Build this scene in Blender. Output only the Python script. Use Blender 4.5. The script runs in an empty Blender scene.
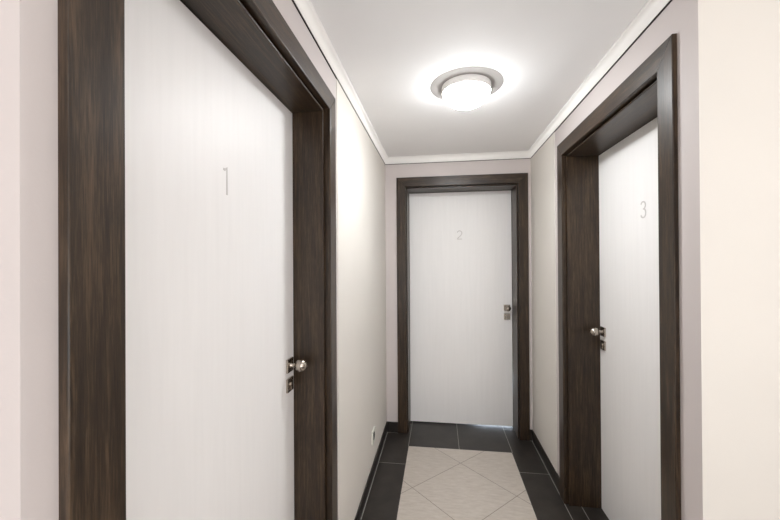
import bpy, bmesh, math
from mathutils import Vector, Matrix

SC = bpy.context.scene
COL = SC.collection

# ------------------------------------------------------------------ camera
cam_data = bpy.data.cameras.new('camera')
cam = bpy.data.objects.new('camera', cam_data)
COL.objects.link(cam)
SC.camera = cam
F_PX = 357.0
cam_data.sensor_width = 36.0
cam_data.lens = F_PX * 36.0 / 780.0
cam_data.clip_start = 0.02
YAW, PITCH, ROLL = math.radians(7.87), math.radians(0.226), math.radians(-0.34)
fw = Vector((-math.sin(YAW) * math.cos(PITCH), math.cos(YAW) * math.cos(PITCH), math.sin(PITCH)))
rt = Vector((math.cos(YAW), math.sin(YAW), 0))
up = rt.cross(fw)
rt2 = rt * math.cos(ROLL) + up * math.sin(ROLL)
up2 = -rt * math.sin(ROLL) + up * math.cos(ROLL)
m = Matrix((rt2, up2, -fw)).transposed().to_4x4()
m.translation = (0, 0, 1.384)
cam.matrix_world = m

# ------------------------------------------------------------------ world, lights, exposure
SC.view_settings.view_transform = 'Standard'
SC.view_settings.look = 'None'
SC.view_settings.gamma = 1.0
SC.view_settings.exposure = 0.17
w = bpy.data.worlds.new('world')
SC.world = w
w.use_nodes = True
w.node_tree.nodes['Background'].inputs[0].default_value = (0.9, 0.93, 1.0, 1)
w.node_tree.nodes['Background'].inputs[1].default_value = 0.05
SC.cycles.max_bounces = 10
SC.cycles.diffuse_bounces = 8
SC.cycles.sample_clamp_indirect = 6.0
SC.cycles.use_denoising = True

LAMP_HOT = 270.0       # glow of the bulb through the opal glass
LAMP_BASE = 34.0        # glow of the rest of the glass
LOBBY_FILL_W = 44.0
LOBBY_FILL_LAMP = 84.0

def area(name, loc, rot, sx, sy, power, colour):
    l = bpy.data.lights.new(name, 'AREA')
    l.shape = 'RECTANGLE'; l.size = sx; l.size_y = sy
    l.energy = power; l.color = colour
    o = bpy.data.objects.new(name, l)
    o.location = loc; o.rotation_euler = rot
    COL.objects.link(o)
    return o
# unseen fill added behind the camera to brighten near walls and ceiling, and daylight in the passage beyond door 2
area('lobby_fill', (0.5, -1.45, 1.15), (math.radians(125), 0, 0), 2.6, 1.3, LOBBY_FILL_W, (0.96, 0.985, 1.0))
area('passage_daylight', (0.62, 3.85, 0.13), (math.radians(-90), 0, 0), 0.5, 0.2, 7.0, (0.75, 0.86, 1.0))

# ------------------------------------------------------------------ measures (metres)
XL, XR, YE = -0.436, 0.707, 2.878          # hall side walls and end wall
CYL, CYR = 0.318, 1.083                    # where the hall opens into the lobby, left and right
ZC, ZTOP = 2.172, 2.225                    # lower edge of cove, ceiling
LX0, LX1, LY0 = -1.9, 2.3, -1.6            # lobby extents
T = 0.24                                   # wall thickness
HC = 2.06                                  # casing top

# ------------------------------------------------------------------ node helpers
def new_mat(name, rough=0.5, spec=0.5, metal=0.0, colour=(0.8, 0.8, 0.8)):
    mt = bpy.data.materials.new(name)
    mt.use_nodes = True
    nt = mt.node_tree
    b = nt.nodes['Principled BSDF']
    b.inputs['Base Color'].default_value = (*colour, 1)
    b.inputs['Roughness'].default_value = rough
    b.inputs['Specular IOR Level'].default_value = spec
    b.inputs['Metallic'].default_value = metal
    return mt, nt, b

def srgb(r, g, b):
    f = lambda c: (c / 255 / 12.92) if c / 255 <= 0.04045 else ((c / 255 + 0.055) / 1.055) ** 2.4
    return (f(r), f(g), f(b))

def N(nt, kind, **kw):
    n = nt.nodes.new(kind)
    for k, v in kw.items():
        setattr(n, k, v)
    return n

def coords(nt, scale=(1, 1, 1)):
    tc = N(nt, 'ShaderNodeTexCoord')
    mp = N(nt, 'ShaderNodeMapping')
    mp.inputs['Scale'].default_value = scale
    nt.links.new(tc.outputs['Object'], mp.inputs['Vector'])
    return mp.outputs['Vector']

def noise(nt, vec, scale, detail=3, rough=0.55, dist=0.0):
    n = N(nt, 'ShaderNodeTexNoise')
    n.inputs['Scale'].default_value = scale
    n.inputs['Detail'].default_value = detail
    n.inputs['Roughness'].default_value = rough
    n.inputs['Distortion'].default_value = dist
    nt.links.new(vec, n.inputs['Vector'])
    return n.outputs['Fac']

def ramp(nt, fac, stops):
    r = N(nt, 'ShaderNodeValToRGB')
    e = r.color_ramp.elements
    while len(e) < len(stops):
        e.new(0.5)
    for el, (p, c) in zip(e, stops):
        el.position = p; el.color = (*c, 1)
    nt.links.new(fac, r.inputs['Fac'])
    return r.outputs['Color']

def bump(nt, b, height, strength, dist=0.001):
    n = N(nt, 'ShaderNodeBump')
    n.inputs['Strength'].default_value = strength
    n.inputs['Distance'].default_value = dist
    nt.links.new(height, n.inputs['Height'])
    nt.links.new(n.outputs['Normal'], b.inputs['Normal'])

def math_(nt, op, a, b_=None, c=None):
    n = N(nt, 'ShaderNodeMath', operation=op)
    for i, v in enumerate((a, b_, c)):
        if v is None:
            continue
        if isinstance(v, (int, float)):
            n.inputs[i].default_value = v
        else:
            nt.links.new(v, n.inputs[i])
    return n.outputs[0]

def mix(nt, fac, a, b_):
    n = N(nt, 'ShaderNodeMix', data_type='RGBA')
    nt.links.new(fac, n.inputs[0])
    for i, v in ((6, a), (7, b_)):
        if isinstance(v, tuple):
            n.inputs[i].default_value = (*v, 1)
        else:
            nt.links.new(v, n.inputs[i])
    return n.outputs[2]

# ------------------------------------------------------------------ materials
def plaster(name, colour, rough=0.6, grain=0.25, spec=0.3):
    mt, nt, b = new_mat(name, rough, spec)
    v = coords(nt)
    n1 = noise(nt, v, 3.0, 2)
    d = tuple(c * 0.975 for c in colour)
    nt.links.new(ramp(nt, n1, [(0.3, d), (0.7, colour)]), b.inputs['Base Color'])
    bump(nt, b, noise(nt, v, 260, 3, 0.6), grain, 0.0006)
    return mt

M_LILAC = plaster('lilac_grey_paint', srgb(203, 195, 193))
M_CREAM = plaster('cream_paint', srgb(224, 219, 212))
M_BACK = plaster('pale_lobby_paint', srgb(238, 229, 222))
M_CEIL = plaster('ceiling_paint', srgb(248, 247, 247), 0.7, 0.12)
M_COVE = plaster('cove_paint', srgb(250, 248, 245), 0.55, 0.02)
M_GAP, _, _ = new_mat('shadow_joint', 0.8, 0.2, 0, srgb(52, 48, 48))

def wood(name, axis):
    mt, nt, b = new_mat(name, 0.36, 0.42)
    sc = {'z': (1, 1, 0.045), 'x': (0.045, 1, 1)}[axis]
    v = coords(nt, sc)
    fine = noise(nt, v, 420, 5, 0.7)
    mid = noise(nt, v, 110, 5, 0.65, 0.5)
    sc2 = {'z': (1, 1, 0.13), 'x': (0.13, 1, 1)}[axis]
    broad = noise(nt, coords(nt, sc2), 14, 3, 0.5, 1.2)
    f = math_(nt, 'ADD', math_(nt, 'MULTIPLY', fine, 0.40), math_(nt, 'MULTIPLY', mid, 0.43))
    f = math_(nt, 'ADD', f, math_(nt, 'MULTIPLY', broad, 0.17))
    col = ramp(nt, f, [(0.36, srgb(22, 15, 9)), (0.5, srgb(49, 37, 26)), (0.64, srgb(88, 70, 52))])
    nt.links.new(col, b.inputs['Base Color'])
    rg = N(nt, 'ShaderNodeMapRange')
    rg.inputs['To Min'].default_value = 0.26
    rg.inputs['To Max'].default_value = 0.42
    nt.links.new(mid, rg.inputs['Value'])
    nt.links.new(rg.outputs[0], b.inputs['Roughness'])
    bump(nt, b, f, 0.35, 0.0008)
    return mt
M_WOODV = wood('dark_wood_upright', 'z')
M_WOODH = wood('dark_wood_level', 'x')

def door_white():
    mt, nt, b = new_mat('door_white_laminate', 0.47, 0.5)
    v = coords(nt, (1, 1, 0.05))
    n1 = noise(nt, v, 60, 3)
    nt.links.new(ramp(nt, n1, [(0.3, srgb(239, 237, 236)), (0.7, srgb(242, 240, 239))]), b.inputs['Base Color'])
    bump(nt, b, noise(nt, coords(nt), 180, 3, 0.6), 0.10, 0.0004)
    return mt
M_DOOR = door_white()
M_NICKEL, _nt, _b = new_mat('brushed_nickel', 0.24, 0.5, 1.0, srgb(184, 175, 165))
_n = noise(_nt, coords(_nt, (1, 1, 12)), 120, 2)
_r = N(_nt, 'ShaderNodeMapRange'); _r.inputs['To Min'].default_value = 0.16; _r.inputs['To Max'].default_value = 0.34
_nt.links.new(_n, _r.inputs['Value']); _nt.links.new(_r.outputs[0], _b.inputs['Roughness'])
M_DARKMETAL, _, _ = new_mat('dark_keyway', 0.5, 0.5, 0.6, srgb(45, 40, 36))
M_NUMBER, _, _ = new_mat('number_grey', 0.5, 0.4, 0.0, srgb(203, 199, 197))
M_PLASTIC, _, _ = new_mat('socket_white', 0.35, 0.5, 0, srgb(222, 222, 214))
M_PLASTICIN, _, _ = new_mat('socket_insert', 0.4, 0.5, 0, srgb(70, 72, 66))
M_HOLE, _, _ = new_mat('socket_hole', 0.8, 0.1, 0, srgb(20, 20, 20))
M_RIM, _, _ = new_mat('lamp_rim', 0.45, 0.4, 0, srgb(250, 248, 246))
M_SHADOW_RING, _, _ = new_mat('shadow_ring_grey', 0.6, 0.2, 0, srgb(166, 162, 159))  # grey for the ring of shade on the ceiling

def dark_tile(name):
    mt, nt, b = new_mat(name, 0.38, 0.5)
    v = coords(nt)
    n1 = noise(nt, v, 9, 4, 0.6)
    nt.links.new(ramp(nt, n1, [(0.3, srgb(34, 30, 27)), (0.7, srgb(46, 41, 37))]), b.inputs['Base Color'])
    bump(nt, b, noise(nt, v, 90, 3), 0.2, 0.0006)
    return mt
M_SKIRT = dark_tile('dark_skirting_tile')

def lamp_glass(name, hot, base, colour):
    mt = bpy.data.materials.new(name)
    mt.use_nodes = True
    nt = mt.node_tree
    b = nt.nodes['Principled BSDF']
    b.inputs['Base Color'].default_value = (0.9, 0.9, 0.88, 1)
    b.inputs['Roughness'].default_value = 0.25
    tc = N(nt, 'ShaderNodeTexCoord')
    sp = N(nt, 'ShaderNodeSeparateXYZ')
    nt.links.new(tc.outputs['Object'], sp.inputs[0])
    r2 = math_(nt, 'ADD', math_(nt, 'MULTIPLY', sp.outputs[0], sp.outputs[0]), math_(nt, 'MULTIPLY', sp.outputs[1], sp.outputs[1]))
    g = math_(nt, 'EXPONENT', math_(nt, 'MULTIPLY', r2, -1.0 / (0.05 ** 2)))
    s = math_(nt, 'ADD', math_(nt, 'MULTIPLY', g, hot), base)
    b.inputs['Emission Color'].default_value = (*colour, 1)
    nt.links.new(s, b.inputs['Emission Strength'])
    return mt
M_GLASS = lamp_glass('opal_glass_lit', LAMP_HOT, LAMP_BASE, (0.965, 0.99, 1.0))
M_GLASS2 = lamp_glass('opal_glass_lobby_fill', 0.0, LOBBY_FILL_LAMP, (0.97, 0.985, 1.0))

def floor_mat():
    mt, nt, b = new_mat('tiled_floor', 0.4, 0.5)
    tc = N(nt, 'ShaderNodeTexCoord')
    sp = N(nt, 'ShaderNodeSeparateXYZ')
    nt.links.new(tc.outputs['Object'], sp.inputs[0])
    X, Y = sp.outputs[0], sp.outputs[1]
    v = coords(nt)
    gt = lambda a, k: math_(nt, 'GREATER_THAN', a, k)
    lt = lambda a, k: math_(nt, 'LESS_THAN', a, k)
    mul = lambda *a: a[0] if len(a) == 1 else math_(nt, 'MULTIPLY', a[0], mul(*a[1:]))
    mx = lambda *a: a[0] if len(a) == 1 else math_(nt, 'MAXIMUM', a[0], mx(*a[1:]))
    line = lambda a, k, hw: lt(math_(nt, 'ABSOLUTE', math_(nt, 'SUBTRACT', a, k)), hw)
    def rep(a, off, per, hw):     # repeated line
        q = math_(nt, 'PINGPONG', math_(nt, 'SUBTRACT', a, off), per / 2)
        return lt(q, hw)
    X0, X1, Y1 = -0.236, 0.509, 2.672
    field = mul(gt(X, X0), lt(X, X1), lt(Y, Y1))
    notf = math_(nt, 'SUBTRACT', 1.0, field)
    # grout of the laid-diagonal field
    S = math_(nt, 'ADD', X, Y); D = math_(nt, 'SUBTRACT', Y, X)
    PER = 0.615
    gl = mul(field, mx(rep(S, 2.627, PER, 0.0028), rep(D, 2.357, PER, 0.0028)))
    # grout of the dark border
    hw = 0.0017
    beyond = gt(Y, Y1)
    inner = mul(beyond, mx(line(X, X0 - 0.002, hw), line(X, X1 + 0.004, hw), mul(line(X, 0.136, hw), gt(X, X0))))
    side = mx(lt(X, X0), gt(X, X1))
    cross = mul(side, rep(Y, 2.433, 0.6, hw))
    edges = mx(mul(line(X, XL + 0.0112, 0.0021), gt(Y, CYL)), mul(line(X, XR - 0.0112, 0.0021), gt(Y, CYR)),
               mul(line(Y, YE - 0.0112, 0.0021), mx(lt(X, -0.34), gt(X, 0.68))),
               mul(line(X, 0.783, hw), gt(Y, CYR)), mul(line(X, -0.512, hw), gt(Y, CYL)))
    gd = mul(notf, mx(inner, cross, edges))
    # tile colours
    dark = ramp(nt, noise(nt, v, 9, 4, 0.6), [(0.3, srgb(36, 32, 29)), (0.7, srgb(53, 48, 44))])
    rot = N(nt, 'ShaderNodeMapping')
    rot.inputs['Rotation'].default_value = (0, 0, math.radians(28))
    rot.inputs['Scale'].default_value = (1, 4, 1)
    nt.links.new(tc.outputs['Object'], rot.inputs['Vector'])
    streak = noise(nt, rot.outputs[0], 16, 6, 0.7, 0.3)
    ci = math_(nt, 'FLOOR', math_(nt, 'DIVIDE', math_(nt, 'SUBTRACT', S, 2.627), PER))
    cj = math_(nt, 'FLOOR', math_(nt, 'DIVIDE', math_(nt, 'SUBTRACT', D, 2.357), PER))
    wn = N(nt, 'ShaderNodeTexWhiteNoise', noise_dimensions='2D')
    cb = N(nt, 'ShaderNodeCombineXYZ')
    nt.links.new(ci, cb.inputs[0]); nt.links.new(cj, cb.inputs[1]); nt.links.new(cb.outputs[0], wn.inputs['Vector'])
    f = math_(nt, 'ADD', streak, math_(nt, 'MULTIPLY', math_(nt, 'SUBTRACT', wn.outputs['Value'], 0.5), 0.10))
    light = ramp(nt, f, [(0.3, srgb(180, 170, 160)), (0.5, srgb(191, 182, 172)), (0.7, srgb(200, 192, 183))])
    c = mix(nt, field, dark, light)
    c = mix(nt, gl, c, srgb(134, 124, 115))
    c = mix(nt, gd, c, srgb(158, 154, 148))
    c = mix(nt, mul(notf, edges), c, srgb(160, 157, 152))
    nt.links.new(c, b.inputs['Base Color'])
    h = math_(nt, 'SUBTRACT', noise(nt, v, 60, 3), math_(nt, 'MULTIPLY', mx(gl, gd), 2.0))
    bump(nt, b, h, 0.25, 0.0008)
    return mt
M_FLOOR = floor_mat()

# ------------------------------------------------------------------ mesh helpers
def obj(name, bm, mats, parent=None, smooth=False, loc=None):
    me = bpy.data.meshes.new(name)
    bmesh.ops.recalc_face_normals(bm, faces=bm.faces)
    bm.to_mesh(me); bm.free()
    for mt in (mats if isinstance(mats, (list, tuple)) else [mats]):
        me.materials.append(mt)
    if smooth:
        for p in me.polygons:
            p.use_smooth = True
    o = bpy.data.objects.new(name, me)
    COL.objects.link(o)
    if parent is not None:
        o.parent = parent
    if loc is not None:
        o.location = loc
    return o

def box(bm, x0, x1, y0, y1, z0, z1, mi=0, bev=0.0, seg=2):
    vs = [bm.verts.new((x, y, z)) for x in (x0, x1) for y in (y0, y1) for z in (z0, z1)]
    fs = []
    for q in ((0, 1, 3, 2), (4, 6, 7, 5), (0, 4, 5, 1), (2, 3, 7, 6), (0, 2, 6, 4), (1, 5, 7, 3)):
        f = bm.faces.new([vs[i] for i in q]); f.material_index = mi; fs.append(f)
    if bev:
        es = list({e for f in fs for e in f.edges})
        r = bmesh.ops.bevel(bm, geom=es, offset=bev, segments=seg, affect='EDGES', profile=0.5)
        for f in r['faces']:
            f.material_index = mi
    return fs

def prism(bm, pts, v0, v1, mi=0, bev=0.0, seg=2):
    """polygon in the (x, z) plane extruded along y from v0 to v1"""
    a = [bm.verts.new((x, v0, z)) for x, z in pts]
    b_ = [bm.verts.new((x, v1, z)) for x, z in pts]
    n = len(pts)
    fs = [bm.faces.new(a), bm.faces.new(list(reversed(b_)))]
    for i in range(n):
        fs.append(bm.faces.new((a[i], b_[i], b_[(i + 1) % n], a[(i + 1) % n])))
    for f in fs:
        f.material_index = mi
    if bev:
        r = bmesh.ops.bevel(bm, geom=list(fs[0].edges), offset=bev, segments=seg, affect='EDGES', profile=0.5)
        for f in r['faces']:
            f.material_index = mi
    return fs

def lathe(bm, prof, axis='z', seg=48, mi=0, origin=(0, 0, 0)):
    """prof: list of (radius, along)"""
    rings = []
    ox, oy, oz = origin
    for r, h in prof:
        ring = []
        if r < 1e-6:
            p = {'z': (ox, oy, oz + h), 'y': (ox, oy + h, oz)}[axis]
            ring = [bm.verts.new(p)]
        else:
            for k in range(seg):
                a = 2 * math.pi * k / seg
                c, s = r * math.cos(a), r * math.sin(a)
                p = {'z': (ox + c, oy + s, oz + h), 'y': (ox + c, oy + h, oz + s)}[axis]
                ring.append(bm.verts.new(p))
        rings.append(ring)
    for A, B in zip(rings, rings[1:]):
        for k in range(seg):
            k2 = (k + 1) % seg
            if len(A) == 1 and len(B) == 1:
                continue
            if len(A) == 1:
                f = bm.faces.new((A[0], B[k], B[k2]))
            elif len(B) == 1:
                f = bm.faces.new((A[k], B[0], A[k2]))
            else:
                f = bm.faces.new((A[k], B[k], B[k2], A[k2]))
            f.material_index = mi

def structure(o, label=None):
    o['kind'] = 'structure'
    if label:
        o['label'] = label
    return o

# ------------------------------------------------------------------ floor and ceiling
bm = bmesh.new(); box(bm, LX0 - 0.1, LX1 + 0.1, LY0 - 0.1, 4.0, -0.08, 0.0)
structure(obj('floor', bm, M_FLOOR))
bm = bmesh.new(); box(bm, LX0 - 0.1, LX1 + 0.1, LY0 - 0.1, 4.0, ZTOP, ZTOP + 0.08)
structure(obj('ceiling', bm, M_CEIL))

# ------------------------------------------------------------------ doors: measures
#        centre  half outer, half casing inner, half jamb inner, recess
D1 = dict(c=0.8945, ho=0.5386, hc=0.4625, hj=0.4430, rec=0.132)
D2 = dict(c=0.1705, ho=0.5100, hc=0.4375, hj=0.4270, rec=0.195, ko=0.044)
D3 = dict(c=1.698, ho=0.5267, hc=0.4516, hj=0.4380, rec=0.178)
ZCI, ZJ = 1.985, 1.971
OPEN = 0.035      # opening beyond the jamb's inner face

# ------------------------------------------------------------------ walls
P = 0.003         # cream wall covering stands this proud
def side_wall(name, x_in, x_out, y0, y1, d, cream_y, corner_cream):
    bm = bmesh.new()
    a, b_ = min(x_in, x_out), max(x_in, x_out)
    o0, o1 = d['c'] - d['hj'] - OPEN, d['c'] + d['hj'] + OPEN
    box(bm, a, b_, y0, o0, 0, ZTOP)
    box(bm, a, b_, o1, y1, 0, ZTOP)
    box(bm, a, b_, o0, o1, ZJ + OPEN, ZTOP)
    s = 1 if x_in < 0 else -1
    pa, pb = sorted((x_in - 0.01 * s, x_in + P * s))
    box(bm, pa, pb, cream_y, YE, 0, ZC, 1)
    if corner_cream:
        for f in bm.faces:
            if f.normal.length < 0.1:
                f.normal_update()
            if abs(f.calc_center_median().y - y0) < 1e-4:
                f.material_index = 1
    return structure(obj(name, bm, [M_LILAC, M_CREAM]))
side_wall('wall_left', XL, XL - T, CYL, YE, D1, 1.492, False)
side_wall('wall_right', XR, XR + T, CYR, YE, D3, 2.308, True)
bm = bmesh.new()
o0, o1 = D2['c'] - D2['hj'] - OPEN, D2['c'] + D2['hj'] + OPEN
box(bm, XL - T, o0, YE, YE + T, 0, ZTOP); box(bm, o1, XR + T, YE, YE + T, 0, ZTOP)
box(bm, o0, o1, YE, YE + T, ZJ + OPEN, ZTOP)
structure(obj('wall_end', bm, M_LILAC))
bm = bmesh.new(); box(bm, LX0, XL - T, CYL, CYL + 0.14, 0, ZTOP)
structure(obj('wall_near_left', bm, M_BACK))
bm = bmesh.new(); box(bm, XR + T, LX1, CYR, CYR + 0.14, 0, ZTOP)
structure(obj('wall_near_right', bm, M_CREAM))
bm = bmesh.new(); box(bm, LX0 - 0.1, LX0, LY0, CYL + 0.14, 0, ZTOP)
structure(obj('wall_lobby_left', bm, M_BACK))
bm = bmesh.new(); box(bm, LX1, LX1 + 0.1, LY0, CYR + 0.14, 0, ZTOP)
structure(obj('wall_lobby_right', bm, M_BACK))
bm = bmesh.new(); box(bm, LX0, LX1, LY0 - 0.1, LY0, 0, ZTOP)
structure(obj('wall_back', bm, M_BACK))
# the passage beyond door 2
bm = bmesh.new()
box(bm, XL - T, XR + T, 3.9, 4.0, 0, ZTOP)
box(bm, XL - T - 0.1, XL - T, YE + T, 3.9, 0, ZTOP); box(bm, XR + T, XR + T + 0.1, YE + T, 3.9, 0, ZTOP)
structure(obj('wall_passage', bm, M_BACK))
# blank backing behind doors 1 and 3
bm = bmesh.new(); box(bm, XL - T - 0.05, XL - T, D1['c'] - 0.6, D1['c'] + 0.6, 0, ZTOP)
structure(obj('wall_behind_left', bm, M_BACK))
bm = bmesh.new(); box(bm, XR + T, XR + T + 0.05, D3['c'] - 0.6 + 0.15, D3['c'] + 0.6, 0, ZTOP)
structure(obj('wall_behind_right', bm, M_BACK))

# ------------------------------------------------------------------ cove trim with dark joint
def sweep(name, path, normals, label):
    """profile (out from wall, z) swept along a polyline in plan, mitred"""
    prof = [(0.0, ZC, 1), (0.005, ZC, 1), (0.005, ZC + 0.003, 1), (0.0065, ZC + 0.003, 0), (0.0075, ZC + 0.0045, 0), (0.0088, ZC + 0.024, 0),
            (0.0115, ZC + 0.036, 0), (0.015, ZC + 0.044, 0), (0.0205, ZC + 0.0495, 0), (0.031, ZTOP - 0.0005, 0), (0.0, ZTOP, 0)]
    bm = bmesh.new()
    rings = []
    for (x, y), (nx, ny) in zip(path, normals):
        rings.append([bm.verts.new((x + nx * o, y + ny * o, z)) for o, z, _ in prof])
    n = len(prof)
    for A, B in zip(rings, rings[1:]):
        for i in range(n):
            f = bm.faces.new((A[i], A[(i + 1) % n], B[(i + 1) % n], B[i]))
            f.material_index = 1 if i in (0, 1) else 0
            f.smooth = 4 <= i <= 8
    bm.faces.new(rings[0]); bm.faces.new(rings[-1])
    return structure(obj(name, bm, [M_COVE, M_GAP]), label)
sweep('trim_1', [(LX0, CYL), (XL, CYL), (XL, YE), (XR, YE), (XR, CYR), (LX1, CYR)],
      [(0, -1), (1, -1), (1, -1), (-1, -1), (-1, -1), (0, -1)],
      'white plaster cove with a thin dark joint under it, running along the top of the walls')

# ------------------------------------------------------------------ skirting tiles
SK = 0.0835
def skirt(name, x0, x1, y0, y1):
    bm = bmesh.new(); box(bm, x0, x1, y0, y1, 0, SK, 0, 0.0015)
    structure(obj(name, bm, M_SKIRT))
skirt('baseboard_left', XL, XL + 0.009, D1['c'] + D1['ho'] + 0.001, YE - 0.0005)
skirt('baseboard_right', XR - 0.009, XR, D3['c'] + D3['ho'] + 0.001, YE - 0.0005)
bm = bmesh.new()
box(bm, XL + 0.0095, D2['c'] - D2['ho'] - 0.0005, YE - 0.009, YE, 0, SK, 0, 0.0015)
box(bm, D2['c'] + D2['ho'] + 0.0005, XR - 0.0095, YE - 0.009, YE, 0, SK, 0, 0.0015)
structure(obj('baseboard_end', bm, M_SKIRT))
bm = bmesh.new()
box(bm, XR - 0.009, XR, CYR, D3['c'] - D3['ho'] - 0.0005, 0, SK, 0, 0.0015)
box(bm, XR - 0.009, LX1, CYR - 0.009, CYR, 0, SK, 0, 0.0015)
structure(obj('baseboard_near_right', bm, M_SKIRT))
bm = bmesh.new()
box(bm, XL, XL + 0.009, CYL, D1['c'] - D1['ho'] - 0.0005, 0, SK, 0, 0.0015)
box(bm, LX0, XL + 0.009, CYL - 0.009, CYL, 0, SK, 0, 0.0015)
structure(obj('baseboard_near_left', bm, M_SKIRT))

# ------------------------------------------------------------------ door builder
def stroke(bm, pts, width, y0, y1):
    """ribbon along a 2-D polyline (x, z), with round ends, extruded from y0 to y1"""
    P2 = [Vector(p) for p in pts]
    L, R = [], []
    for i, p in enumerate(P2):
        if i == 0: t = (P2[1] - p)
        elif i == len(P2) - 1: t = (p - P2[i - 1])
        else: t = (P2[i + 1] - P2[i]).normalized() + (P2[i] - P2[i - 1]).normalized()
        t.normalize()
        n = Vector((-t.y, t.x)) * width / 2
        L.append(p + n); R.append(p - n)
    vf = [[bm.verts.new((q.x, y, q.y)) for q in S] for S in (L, R) for y in (y0, y1)]
    Lf, Lb, Rf, Rb = vf
    for i in range(len(P2) - 1):
        bm.faces.new((Lf[i], Rf[i], Rf[i + 1], Lf[i + 1]))
        bm.faces.new((Lb[i], Lb[i + 1], Rb[i + 1], Rb[i]))
        bm.faces.new((Lf[i], Lf[i + 1], Lb[i + 1], Lb[i]))
        bm.faces.new((Rf[i], Rb[i], Rb[i + 1], Rf[i + 1]))
    for i in (0, -1):
        bm.faces.new((Lf[i], Lb[i], Rb[i], Rf[i]))

def arc(cx, cz, r, rz, a0, a1, n=14):
    return [(cx + r * math.cos(math.radians(a0 + (a1 - a0) * k / n)), cz + rz * math.sin(math.radians(a0 + (a1 - a0) * k / n))) for k in range(n + 1)]

def digit(k):
    h, w_ = 0.076, 0.045
    if k == 1:
        return [[(-0.014, h - 0.009), (-0.008, h - 0.0095), (0.001, h - 0.003), (0.001, 0.0)]]
    if k == 2:
        top = arc(0, h - w_ / 2, w_ / 2 - 0.003, w_ / 2 - 0.003, 165, -25)
        return [top + [(0.008, h * 0.42), (-0.012, h * 0.17), (-w_ / 2 + 0.003, 0.004), (-w_ / 2 + 0.006, 0.0035), (w_ / 2 - 0.001, 0.0035)]]
    up_ = arc(0, h - 0.0195, 0.0175, 0.0165, 160, -80)
    lo = arc(0, 0.0225, 0.0195, 0.0195, 85, -155)
    return [up_ + [(0.0, h * 0.535)], lo]

def make_door(n, loc, rotz, d, knob_side, gap, label):
    root = bpy.data.objects.new('door_%d' % n, None)
    COL.objects.link(root)
    root.location = loc; root.rotation_euler = (0, 0, rotz)
    structure(root, label); root['category'] = 'door'
    ho, hc, hj, rec = d['ho'], d['hc'], d['hj'], d['rec']
    zc, zj = ZCI, ZJ
    pr = 0.014
    # casing: three mitred boards standing proud of the wall
    bm = bmesh.new()
    for s in (-1, 1):
        prism(bm, [(s * ho, 0.001), (s * hc, 0.001), (s * hc, zc), (s * ho, HC)], -pr, 0.004, 0, 0.0022, 3)
    prism(bm, [(-ho, HC), (ho, HC), (hc, zc), (-hc, zc)], -pr, 0.004, 1, 0.0022, 3)
    obj('casing', bm, [M_WOODV, M_WOODH], root)
    # jamb lining with a narrow rebate between it and the casing
    bw = (hc - hj) * 0.52; bz = (zc - zj) * 0.52
    bm = bmesh.new()
    vb = T - 0.001
    for s in (-1, 1):
        a, b_ = sorted((s * hj, s * (hj + bw)))
        box(bm, a, b_, 0.010, vb, 0.001, zj + bz, 0, 0.0008)
        a, b_ = sorted((s * (hj + bw - 0.001), s * (hj + OPEN - 0.0005)))
        box(bm, a, b_, 0.022, vb, 0.001, zj + OPEN - 0.0005, 0)
        a, b_ = sorted((s * (hc + 0.001), s * (hj + OPEN - 0.0005)))
        box(bm, a, b_, 0.0042, 0.0225, 0.001, zj + OPEN - 0.0005, 0)
    box(bm, -hj, hj, 0.008, vb, zj, zj + bz, 1, 0.002)
    box(bm, -hj - bw, hj + bw, 0.022, vb, zj + bz - 0.001, zj + OPEN - 0.0005, 1)
    box(bm, -hc - 0.001, hc + 0.001, 0.0042, 0.0225, zc + 0.001, zj + OPEN - 0.0005, 1)
    obj('jamb', bm, [M_WOODV, M_WOODH], root)
    # leaf
    bm = bmesh.new()
    box(bm, -hj + 0.0025, hj - 0.0025, rec, rec + 0.042, gap, zj - 0.003, 0, 0.0012)
    leaf = obj('leaf', bm, M_DOOR, root)
    bm = bmesh.new()
    for pl in digit(n):
        stroke(bm, [(x, z + 1.566) for x, z in pl], 0.0062, rec - 0.0012, rec + 0.0005)
    o = obj('number', bm, M_NUMBER, leaf)
    o['label'] = 'thin grey number %d' % n
    # hardware
    ku = knob_side * (hj - d.get('ko', 0.050))
    KZ = 0.994
    bm = bmesh.new(); box(bm, ku - 0.0255, ku + 0.0255, rec - 0.009, rec, KZ - 0.0255, KZ + 0.0255, 0, 0.0022, 3)
    kp = obj('knob_plate', bm, M_NICKEL, root)
    bm = bmesh.new()
    prof = [(0.0, 0.0), (0.0120, 0.0), (0.0115, 0.003), (0.0086, 0.006), (0.0080, 0.012), (0.0088, 0.018)]
    for k in range(2, 17):
        a = math.pi * k / 16
        prof.append((0.0238 * math.sin(a) if k < 16 else 0.0, 0.0405 - 0.0235 * math.cos(a)))
    prof = [(r, -h) for r, h in prof]
    lathe(bm, prof, 'y', 40, 0, (ku, rec - 0.009, KZ))
    obj('knob', bm, M_NICKEL, root, True)['label'] = 'brushed metal egg-shaped knob'
    bm = bmesh.new(); box(bm, ku - 0.0255, ku + 0.0255, rec - 0.009, rec, 0.921 - 0.0255, 0.921 + 0.0255, 0, 0.0022, 3)
    lp = obj('lock_plate', bm, M_NICKEL, root)
    bm = bmesh.new()
    lathe(bm, [(0.0088, 0.0), (0.0088, -0.0035), (0.0078, -0.0045), (0.0, -0.0045)], 'y', 28, 0, (ku, rec - 0.009, 0.923))
    box(bm, ku - 0.0048, ku + 0.0048, rec - 0.0125, rec - 0.009, 0.901, 0.921, 0, 0.001)
    box(bm, ku - 0.0011, ku + 0.0011, rec - 0.0142, rec - 0.0128, 0.9175, 0.9285, 1)
    obj('lock_cylinder', bm, [M_NICKEL, M_DARKMETAL], lp)
    return root

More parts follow.
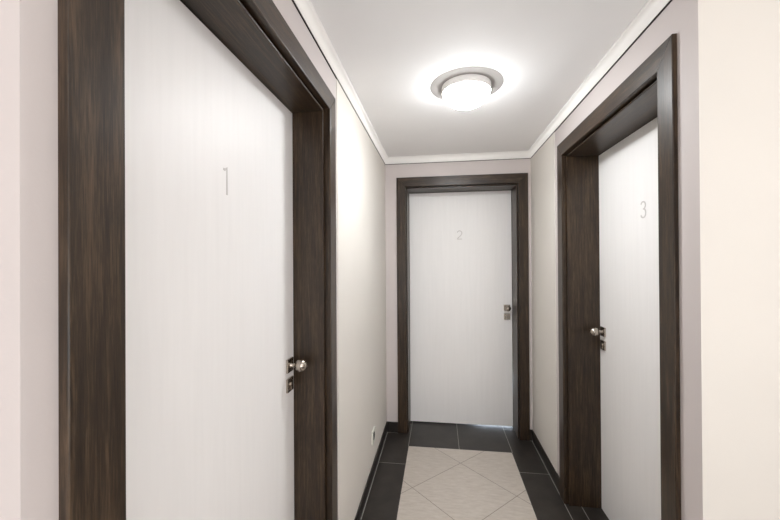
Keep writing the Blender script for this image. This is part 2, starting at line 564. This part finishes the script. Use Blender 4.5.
make_door(1, (XL, D1['c'], 0), math.radians(90), D1, 1, 0.004,
          'white door with number 1 in a dark wood frame, largest and nearest, filling the left side')
make_door(2, (D2['c'], YE, 0), 0, D2, 1, 0.010,
          'white door with number 2 in a dark wood frame at the end of the hall')
make_door(3, (XR, D3['c'], 0), math.radians(-90), D3, -1, 0.004,
          'white door with number 3 in a dark wood frame in the right wall')

# ------------------------------------------------------------------ ceiling lamps
def make_lamp(loc, glass, label):
    root = bpy.data.objects.new('ceiling_lamp', None)
    COL.objects.link(root)
    root.location = loc
    root['label'] = label; root['category'] = 'ceiling lamp'
    bm = bmesh.new()
    lathe(bm, [(0.0, 0.0), (0.1150, 0.0), (0.1158, -0.002), (0.1158, -0.032), (0.1140, -0.035), (0.1120, -0.035), (0.1110, -0.032), (0.1110, -0.020), (0.0, -0.020)], 'z', 72)
    rim = obj('rim', bm, M_RIM, root, False)
    for p in rim.data.polygons:
        p.use_smooth = True
    rim.data.set_sharp_from_angle(angle=math.radians(35))
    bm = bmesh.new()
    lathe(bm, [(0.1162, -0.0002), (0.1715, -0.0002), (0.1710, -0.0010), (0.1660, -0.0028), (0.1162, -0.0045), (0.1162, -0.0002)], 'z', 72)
    pl = obj('shadow_ring', bm, M_SHADOW_RING, root)  # thin grey disc shaped to imitate the rim's soft shadow ring
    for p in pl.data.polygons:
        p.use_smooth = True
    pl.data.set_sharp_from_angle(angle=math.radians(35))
    bm = bmesh.new()
    prof = [(0.1102, -0.022)]
    for k in range(0, 19):
        a = math.radians(90 * k / 18)
        prof.append((0.1102 * math.cos(a) ** 1.06 if k < 18 else 0.0, -0.034 - 0.069 * math.sin(a)))
    lathe(bm, prof, 'z', 72)
    obj('shade', bm, glass, root, True)['label'] = 'glowing opal glass dome'
    return root
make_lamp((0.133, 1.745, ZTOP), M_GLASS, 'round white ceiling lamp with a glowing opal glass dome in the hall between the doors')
make_lamp((0.95, -0.45, ZTOP), M_GLASS2, 'round white ceiling lamp added in the lobby behind the camera, unseen, to brighten the near walls')  # unseen lamp added as fill for the near door and walls

# ------------------------------------------------------------------ wall socket
root = bpy.data.objects.new('wall_socket', None)
COL.objects.link(root)
root.location = (XL + P, 2.275, 0.258); root.rotation_euler = (0, 0, math.radians(90))
root['label'] = 'small white power socket low on the left wall between door 1 and the end wall'
root['category'] = 'power socket'
bm = bmesh.new()
HP = 0.043
ring_o = [(HP * sx, HP * sz) for sx, sz in ((-1, -1), (1, -1), (1, 1), (-1, 1))]
box(bm, -HP, -0.030, -0.009, 0, -HP, HP, 0, 0.001); box(bm, 0.030, HP, -0.009, 0, -HP, HP, 0, 0.001)
box(bm, -0.0305, 0.0305, -0.009, 0, 0.030, HP, 0, 0.001); box(bm, -0.0305, 0.0305, -0.009, 0, -HP, -0.030, 0, 0.001)
obj('cover_plate', bm, M_PLASTIC, root)
bm = bmesh.new()
box(bm, -0.0305, 0.0305, -0.004, -0.0005, -0.0305, 0.0305, 0)
lathe(bm, [(0.0255, -0.0035), (0.0255, -0.0088), (0.0235, -0.0088), (0.0225, -0.0045), (0.0, -0.0045)], 'y', 36)
ins = obj('insert', bm, M_PLASTICIN, root)
bm = bmesh.new()
lathe(bm, [(0.0026, -0.0045), (0.0026, -0.014), (0.0015, -0.0155), (0.0, -0.0155)], 'y', 16, 0, (0, 0, 0.010))
obj('earth_pin', bm, M_NICKEL, ins)
for s in (-1, 1):
    bm = bmesh.new()
    lathe(bm, [(0.0028, -0.0044), (0.0028, -0.0052), (0.0, -0.0052)], 'y', 16, 0, (s * 0.0095, 0, -0.004))
    obj('hole', bm, M_HOLE, ins)
